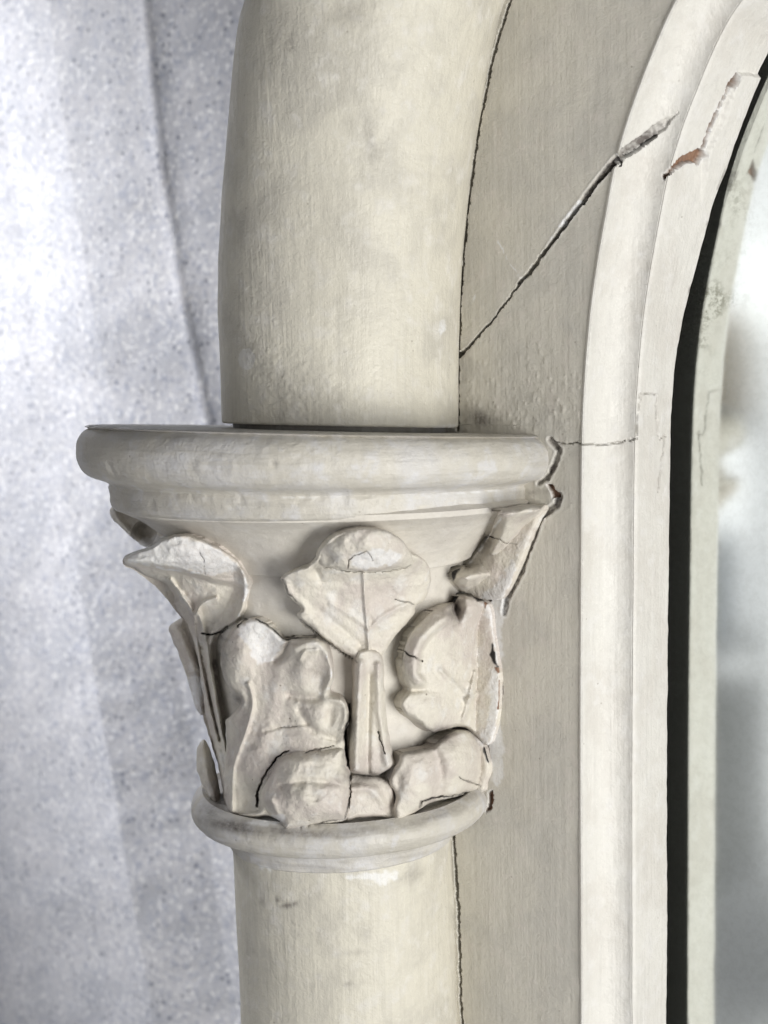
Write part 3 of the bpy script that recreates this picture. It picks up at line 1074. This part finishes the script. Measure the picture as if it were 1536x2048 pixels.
def h_fan(x, y, d):
    up = smooth(1330, 1130, y)
    h = 14 + 22 * up
    h -= 14 * smooth(760, 862, x) * smooth(1050, 1150, y)          # right half lies nearly flush
    h += 10 * G(x, y, 600, 1165, 34, 26, -20)                       # swelling side lobe
    h -= 3 * ridge(x, y, [(585, 1172), (620, 1174), (670, 1186)], 12)
    h -= 9 * G(x, y, 634, 1146, 8, 18, -25)
    h += 10 * G(x, y, 730, 1110, 80, 30)
    h += 6 * ridge(x, y, [(727, 1148), (730, 1200), (735, 1260), (739, 1318)], 4)
    h -= 4 * G(x, y, 690, 1190, 34, 40) + 4 * G(x, y, 770, 1190, 30, 40)
    h += 6 * smooth(22, 4, d) * smooth(720, 640, x)
    h += 3 * ridge(x, y, [(728, 1250), (700, 1230), (660, 1206)], 5)
    h += 4 * ridge(x, y, [(736, 1322), (690, 1286), (640, 1248), (612, 1228)], 9)
    h -= 3 * ridge(x, y, [(722, 1290), (690, 1262), (640, 1222)], 7)
    h += 4 * ridge(x, y, [(738, 1260), (770, 1230), (815, 1208)], 6)
    h -= 5 * G(x, y, 775, 1180, 40, 30)
    return h


leaf('leaf', FAN, h_fan, 8, 8, 1.6, emin=0.62, seed=0, label='upper middle leaf with its lip curled into a knob')
KNOB = [(634, 1122), (634, 1104), (644, 1088), (664, 1072), (694, 1060), (735, 1055), (775, 1062), (804, 1081), (820, 1104), (826, 1126), (815, 1135), (785, 1138), (745, 1143), (705, 1141), (668, 1136), (644, 1131)]
leaf('leaf_curl', KNOB, lambda x, y, d: 62 * ell(x, y, 730, 1124, 106, 72, -3) - 9 * G(x, y, 655, 1116, 14, 12) + 2.5 * fbm(x, y, 32, 37), 26, 5, 1.5, seed=33, rough=0.9, emin=0.8)
STEM = [(714, 1306), (760, 1306), (769, 1370), (772, 1420), (778, 1470), (788, 1520), (791, 1530), (776, 1540), (750, 1550), (722, 1548), (700, 1540), (699, 1500), (702, 1440), (708, 1380)]


def h_stem(x, y, d):
    h = 4 * ridge(x, y, [(722, 1325), (718, 1400), (712, 1540)], 9)
    h += 9 * ridge(x, y, [(722, 1330), (716, 1430), (712, 1535)], 10)
    h += 8 * ridge(x, y, [(757, 1330), (760, 1430), (776, 1530)], 8)
    h -= 7 * ridge(x, y, [(739, 1350), (737, 1430), (735, 1545)], 6)
    h += 10 * smooth(1400, 1330, y)
    return h


leaf('leaf_stalk', STEM, h_stem, 30, 8, 1.7, seed=3, emin=0.55)

# lower middle leaf with several swelling lobes
LOW = [(462, 1262), (470, 1250), (484, 1240), (508, 1237), (530, 1244), (550, 1260), (570, 1277), (600, 1273), (634, 1276), (655, 1292), (666, 1322), (668, 1355), (662, 1384), (684, 1394), (697, 1416), (698, 1445), (690, 1465), (690, 1500),
       (696, 1530), (701, 1552), (699, 1600), (692, 1640), (650, 1646), (610, 1656), (574, 1660), (562, 1644), (536, 1632), (500, 1636), (472, 1632), (455, 1616), (446, 1560), (452, 1500), (452, 1460), (452, 1440), (460, 1432), (478, 1412), (482, 1400), (474, 1388), (458, 1372), (446, 1350), (441, 1320), (445, 1290), (455, 1272)]


def h_low(x, y, d):
    h = np.zeros_like(x)
    h += 18 * G(x, y, 478, 1310, 38, 58, 10)                        # left upper lobe
    h -= 10 * G(x, y, 535, 1300, 44, 40)                            # broken flat filled top
    h += 20 * G(x, y, 620, 1330, 46, 50)
    h -= 15 * G(x, y, 636, 1352, 20, 32, -10)
    h += 8 * ridge(x, y, [(590, 1296), (630, 1286), (656, 1312), (664, 1350), (652, 1380)], 9)
    h += 5 * ridge(x, y, [(600, 1318), (612, 1302), (632, 1300)], 5)
    h -= 9 * ridge(x, y, [(552, 1322), (570, 1308), (580, 1286)], 7)
    h += 13 * G(x, y, 655, 1432, 38, 40)
    h += 8 * ridge(x, y, [(650, 1394), (684, 1404), (692, 1430), (684, 1462)], 8)
    h -= 11 * G(x, y, 660, 1430, 12, 24, 10)
    h -= 9 * ridge(x, y, [(580, 1390), (620, 1396), (672, 1388)], 9)
    h -= 7 * ridge(x, y, [(600, 1420), (625, 1460), (670, 1478)], 8)
    h += 5 * ridge(x, y, [(560, 1330), (552, 1380), (540, 1440), (520, 1500)], 16)
    h -= 8 * G(x, y, 556, 1420, 44, 95, 8)                         # smooth hollow in the middle
    h += 5.5 * ridge(x, y, [(497, 1368), (504, 1390), (504, 1418), (492, 1462), (478, 1500), (466, 1544), (464, 1630)], 5)
    h -= 5 * smooth(500, 455, x) * smooth(1400, 1440, y) * smooth(1560, 1500, y)
    # foot lobe, a fat pillow in front of the crack
    h += 10 * G(x, y, 600, 1590, 60, 40)
    h -= 8 * ridge(x, y, [(570, 1575), (600, 1563), (650, 1564), (700, 1572)], 6)
    h -= 12 * G(x, y, 556, 1562, 16, 34, 22)
    h += 6 * ridge(x, y, [(540, 1600), (556, 1630), (572, 1655)], 7)
    h -= 10 * G(x, y, 500, 1600, 22, 26)
    h += 5 * ridge(x, y, [(483, 1630), (520, 1628), (530, 1610)], 5)
    h -= 3 * ridge(x, y, [(530, 1462), (570, 1452), (615, 1448)], 4)
    return h


leaf('leaf', LOW, h_low, 42, 9, 1.6, emin=0.5, seed=6, label='broad lower leaf with a white filled break at its top')

PILLOW = [(520, 1604), (526, 1572), (540, 1544), (557, 1516), (590, 1502), (640, 1499), (684, 1494), (692, 1530), (701, 1553), (698, 1600), (692, 1640), (640, 1649), (574, 1662), (562, 1644), (538, 1628)]


def h_pil(x, y, d):
    h = 15 * G(x, y, 615, 1605, 62, 28) + 5 * G(x, y, 600, 1560, 60, 40)
    h -= 6 * ridge(x, y, [(566, 1574), (600, 1562), (650, 1564), (700, 1572)], 8)
    h -= 13 * G(x, y, 556, 1562, 16, 34, 22)
    h += 7 * ridge(x, y, [(542, 1600), (556, 1630), (572, 1655)], 7)
    h -= 5 * smooth(1560, 1500, y) + 6 * G(x, y, 668, 1520, 16, 30)
    h += 2.0 * fbm(x, y, 30, 48)
    return h


leaf('leaf_curl', PILLOW, h_pil, 80, 28, 1.6, seed=36, rough=0.9)

# small piece between the two lower leaves
MID = [(698, 1552), (730, 1550), (768, 1556), (786, 1566), (790, 1600), (797, 1642), (760, 1634), (720, 1636), (690, 1640), (694, 1600)]
leaf('leaf', MID, lambda x, y, d: 10 * smooth(1550, 1585, y) - 9 * G(x, y, 778, 1610, 12, 40, -12) + 6 * ridge(x, y, [(700, 1578), (740, 1578), (770, 1610)], 9), 22, 9, 1.7, seed=9,
     label='small plain leaf base between the two lower leaves')

# lower right leaf with a rolled rim
RL = [(906, 1205), (916, 1192), (938, 1190), (962, 1198), (980, 1212), (986, 1250), (992, 1300), (1000, 1345), (998, 1400), (994, 1450), (978, 1490), (958, 1478), (930, 1456), (905, 1456), (880, 1462), (862, 1463), (838, 1448), (815, 1432), (802, 1416), (801, 1402), (812, 1388), (816, 1378), (806, 1356), (803, 1322), (808, 1292), (820, 1266), (840, 1244), (866, 1222), (888, 1212)]


def h_rl(x, y, d):
    h = np.zeros_like(x)
    rm = smooth(1384, 1366, y) * smooth(918, 892, x)
    h += rm * (20 * smooth(0, 26, d) * (1 - 0.85 * smooth(29, 42, d)))
    h -= 26 * G(x, y, 911, 1218, 14, 28, 8)
    h += 10 * G(x, y, 945, 1215, 22, 20)
    h -= 9 * ridge(x, y, [(806, 1378), (825, 1380), (848, 1374)], 7)
    h += 10 * G(x, y, 850, 1415, 44, 34)
    h += 5 * ridge(x, y, [(926, 1440), (938, 1400), (950, 1345)], 5)
    h += 4 * ridge(x, y, [(940, 1400), (900, 1360), (880, 1340)], 6)
    h += 4 * ridge(x, y, [(934, 1400), (965, 1380), (985, 1350)], 6)
    h -= 8 * smooth(960, 1000, x)
    return h


leaf('leaf', RL, h_rl, 50, 9, 1.7, emin=0.42, seed=12, label='lower right leaf with a thick rolled rim')
RB = [(786, 1540), (797, 1520), (802, 1506), (826, 1500), (846, 1498), (862, 1494), (880, 1478), (905, 1464), (928, 1458), (950, 1470), (966, 1490), (976, 1515), (978, 1545), (970, 1566), (966, 1584), (940, 1588), (900, 1596), (860, 1606), (830, 1626), (797, 1644), (786, 1620), (790, 1590), (778, 1566)]


def h_rb(x, y, d):
    h = 24 * G(x, y, 918, 1522, 56, 54)
    h += 18 * G(x, y, 835, 1560, 52, 60)
    h -= 8 * ridge(x, y, [(866, 1496), (880, 1540), (876, 1590)], 12)
    h -= 8 * G(x, y, 796, 1570, 10, 30)
    return h


leaf('leaf', RB, h_rb, 46, 12, 1.7, emin=0.4, seed=15, label='short lower right leaf lobe beside the board')

# upper right leaf running into the board
UR = [(1000, 1022), (1030, 1016), (1060, 1010), (1090, 1012), (1080, 1036), (1066, 1066), (1052, 1100), (1040, 1132), (1020, 1172), (1006, 1196), (985, 1199), (958, 1196), (940, 1188), (922, 1184), (908, 1164), (904, 1146), (916, 1138), (934, 1128), (950, 1110), (966, 1088), (980, 1066), (988, 1044)]


def h_ur(x, y, d):
    h = 20 * smooth(1190, 1050, y)
    h -= 22 * (1 - smooth(0, 42, d)) * smooth(1020, 960, x + (1040 - y) * -0.0)
    h += 18 * G(x, y, 935, 1158, 30, 20, -20)
    h -= 14 * ridge(x, y, [(1000, 1040), (985, 1075), (962, 1105), (935, 1130)], 10)
    h += 8 * ridge(x, y, [(990, 1150), (945, 1150), (915, 1160)], 8)
    h += 4 * ridge(x, y, [(1030, 1060), (1000, 1110), (980, 1150)], 9)
    return h


leaf('leaf', UR, h_ur, 36, 14, 1.7, seed=18, label='upper right leaf curling against the board')

# upper left leaf, seen nearly in profile, lip curled outwards
UL = [(246, 1122), (250, 1112), (272, 1102), (300, 1092), (322, 1078), (345, 1070), (375, 1068), (402, 1078), (436, 1094), (466, 1114), (486, 1136), (498, 1164), (494, 1204), (484, 1230), (470, 1244), (456, 1253), (440, 1262), (428, 1280), (425, 1310), (430, 1355), (438, 1400), (447, 1450), (457, 1500), (465, 1550), (472, 1592), (478, 1628), (462, 1632), (450, 1618), (444, 1570), (436, 1530), (420, 1478), (408, 1440), (400, 1390), (394, 1340), (384, 1290), (372, 1250), (352, 1222), (326, 1190), (296, 1160), (268, 1140), (250, 1132)]
_uz_y = np.array([1040, 1068, 1100, 1122, 1140, 1165, 1190, 1222, 1250, 1290, 1340, 1400, 1450, 1500, 1560, 1632.0])
_uz_x = np.array([262, 250, 242, 240, 262, 300, 324, 350, 370, 382, 392, 399, 408, 424, 438, 452.0])


def h_ul(x, y, d):
    # radius so that the profile meets the outer edge; falling back to the bell towards the right edge
    xl = np.interp(y, _uz_y, _uz_x)
    axx = 648 + 0.04 * (y - 858)
    Rl = axx - xl
    # bell radius here
    zb = -(y - 866) * 0.985
    bl = bell(zb)
    lim = np.interp(y, [1060, 1120, 1180, 1240, 1290, 1400, 1632], [470, 492, 500, 474, 430, 440, 478])
    t = np.clip((x - xl) / (lim - xl), 0, 1)
    yl = y - np.interp(x, [245, 348, 431, 490], [1123, 1137, 1162, 1170])
    lip = smooth(3, -5, yl)                                         # rolled lip above, under-side below
    extra = (Rl - bl) * (1 - t ** 1.25)
    h = np.maximum(extra, 18)
    h = h + 14 * lip * (1 - 0.5 * t) + 10 * G(x, y, 380, 1105, 70, 22, 8)
    h -= 18 * smooth(-2, 8, yl) * smooth(1240, 1170, y) * smooth(255, 330, x)
    h += 10 * ridge(x, y, [(484, 1140), (490, 1180), (478, 1232), (462, 1250)], 7)
    h += 7 * ridge(x, y, [(341, 1160), (364, 1192), (386, 1228), (398, 1290), (412, 1370), (428, 1450), (447, 1540), (458, 1622)], 5)
    h += 6 * ridge(x, y, [(392, 1228), (400, 1212), (414, 1202), (432, 1196)], 4)
    h += 7 * ridge(x, y, [(396, 1226), (408, 1262), (420, 1340), (434, 1420), (452, 1510), (466, 1580)], 5)
    h -= 6 * ridge(x, y, [(392, 1250), (404, 1320), (420, 1400), (440, 1480)], 3.5)
    return h


leaf('leaf', UL, h_ul, 0, 7, 1.6, seed=21, relief=1.0, label='upper left leaf seen in profile with its pale lip curled outwards')

# tips of the leaves on the far side, showing past the left edge
BT = [(220, 1022), (226, 1012), (246, 1016), (284, 1034), (318, 1046), (346, 1072), (336, 1108), (300, 1100), (262, 1074), (240, 1052), (226, 1038)]
leaf('leaf', BT, lambda x, y, d: 12 * ridge(x, y, [(228, 1020), (250, 1055), (295, 1090)], 9) - 30 * ell(x, y, 288, 1066, 24, 30, 40), 20, 7, 1.8, seed=24, base=3090.0,
     label='hollow leaf tip showing behind the left edge')
BM = [(338, 1262), (342, 1250), (356, 1240), (368, 1236), (380, 1256), (392, 1300), (404, 1336), (408, 1348), (412, 1400), (406, 1430), (394, 1420), (384, 1392), (372, 1350), (356, 1306)]
leaf('leaf', BM, lambda x, y, d: 8 * G(x, y, 388, 1330, 18, 26) + 6 * ridge(x, y, [(352, 1250), (372, 1300), (390, 1340)], 10) - 6 * ridge(x, y, [(376, 1350), (404, 1346)], 4), 34, 20, 1.8, seed=27, emin=0.1, base=3030.0,
     label='rounded lobe of a far side leaf at the left')
BF = [(392, 1510), (398, 1488), (410, 1480), (424, 1510), (436, 1560), (440, 1606), (428, 1606), (410, 1580), (396, 1545)]
leaf('leaf', BF, lambda x, y, d: 10 * ridge(x, y, [(402, 1490), (410, 1540), (426, 1600)], 14), 30, 18, 1.8, seed=30, emin=0.1, base=3010.0,
     label='thin lower leaf tip above the bottom ring at the left')

# ------------------------------------------------------------------ what the mirror shows, far behind the camera
def box(name, c, s, mat, label, cat, bev=0.02, rz=0.0):
    import bmesh
    bm = bmesh.new()
    bmesh.ops.create_cube(bm, size=1)
    for v in bm.verts:
        v.co = Vector((v.co.x * s[0], v.co.y * s[1], (v.co.z + 0.5) * s[2]))
    bmesh.ops.bevel(bm, geom=bm.edges[:], offset=bev, segments=3, affect='EDGES', profile=0.6)
    me = bpy.data.meshes.new(name)
    bm.to_mesh(me)
    bm.free()
    me.polygons.foreach_set('use_smooth', np.ones(len(me.polygons), bool))
    me.set_sharp_from_angle(angle=rad(40))
    me.materials.append(mat)
    o = bpy.data.objects.new(name, me)
    o.location = c
    o.rotation_euler = (0, 0, rz)
    scene.collection.objects.link(o)
    if label:
        tag(o, label, cat)
    return o


M_far = plain('pale_plaster', (0.82, 0.82, 0.83), 0.8, var=0.03, scale=3)
M_card = plain('beige_card', (0.52, 0.40, 0.24), 0.8, var=0.06, scale=8)
M_blue = plain('blue_grey_cloth', (0.42, 0.47, 0.54), 0.9, var=0.1, scale=12)
M_grey = plain('grey_plastic', (0.48, 0.49, 0.49), 0.6, var=0.06, scale=12)
M_steel = plain('white_metal', (0.62, 0.63, 0.65), 0.5, var=0.04, scale=12)
w = box('far_wall', (-1.5, -3.6, -2.4), (7.0, 0.1, 5.0), M_far, 'pale plaster wall blurred in the mirror', 'wall')
tag(w, kind='structure')
fl = box('floor', (-1.5, -1.9, -1.06), (7.0, 3.2, 0.05), M_far, None, None, 0.004)
tag(fl, kind='structure')


def mirror_point(px, py, dist):
    """the place, dist metres in front of the glass, that the mirror shows at a photo position"""
    y0 = YP + 209 + 43
    p = on_plane(np.array([px]), np.array([py]), y0)[0]
    d = ray(np.array([px]), np.array([py]))[0]
    d = d * np.array([1, -1, 1])
    return Vector(p * U) + Vector(d / -d[1]) * dist


def shelf_unit():
    a = mirror_point(1470, 1000, 1.5)
    cx, cy = a.x - 0.26, a.y
    r = bpy.data.objects.new('storage_shelf', None)
    r.location = (cx, cy, -1.01)
    scene.collection.objects.link(r)
    tag(r, 'white metal shelf unit blurred in the mirror', 'shelf unit')
    tops = []
    for py in (835, 1290, 1770):
        z = mirror_point(1470, py, 1.5).z
        o = box('shelf_board', (0, 0, z + 1.01 - 0.025), (0.50, 0.30, 0.025), M_steel, None, None, 0.004)
        o.parent = r
        tops.append(z)
    for sx in (-0.24, 0.24):
        for sy in (-0.14, 0.14):
            o = box('leg', (sx, sy, 0), (0.025, 0.025, max(tops) + 1.01 + 0.25), M_steel, None, None, 0.003)
            o.parent = r
    box('cardboard_box', (cx + 0.08, cy, tops[0] + 0.001), (0.30, 0.22, 0.155), M_card, 'beige box on the top shelf in the mirror', 'box', 0.006)
    box('folded_cloth', (cx + 0.06, cy, tops[1] + 0.001), (0.32, 0.22, 0.16), M_blue, 'folded blue grey cloth on the middle shelf in the mirror', 'cloth', 0.03)
    box('storage_tub', (cx + 0.10, cy, tops[2] + 0.001), (0.28, 0.24, 0.30), M_grey, 'dark grey tub on the lowest shelf in the mirror', 'tub', 0.02)


shelf_unit()
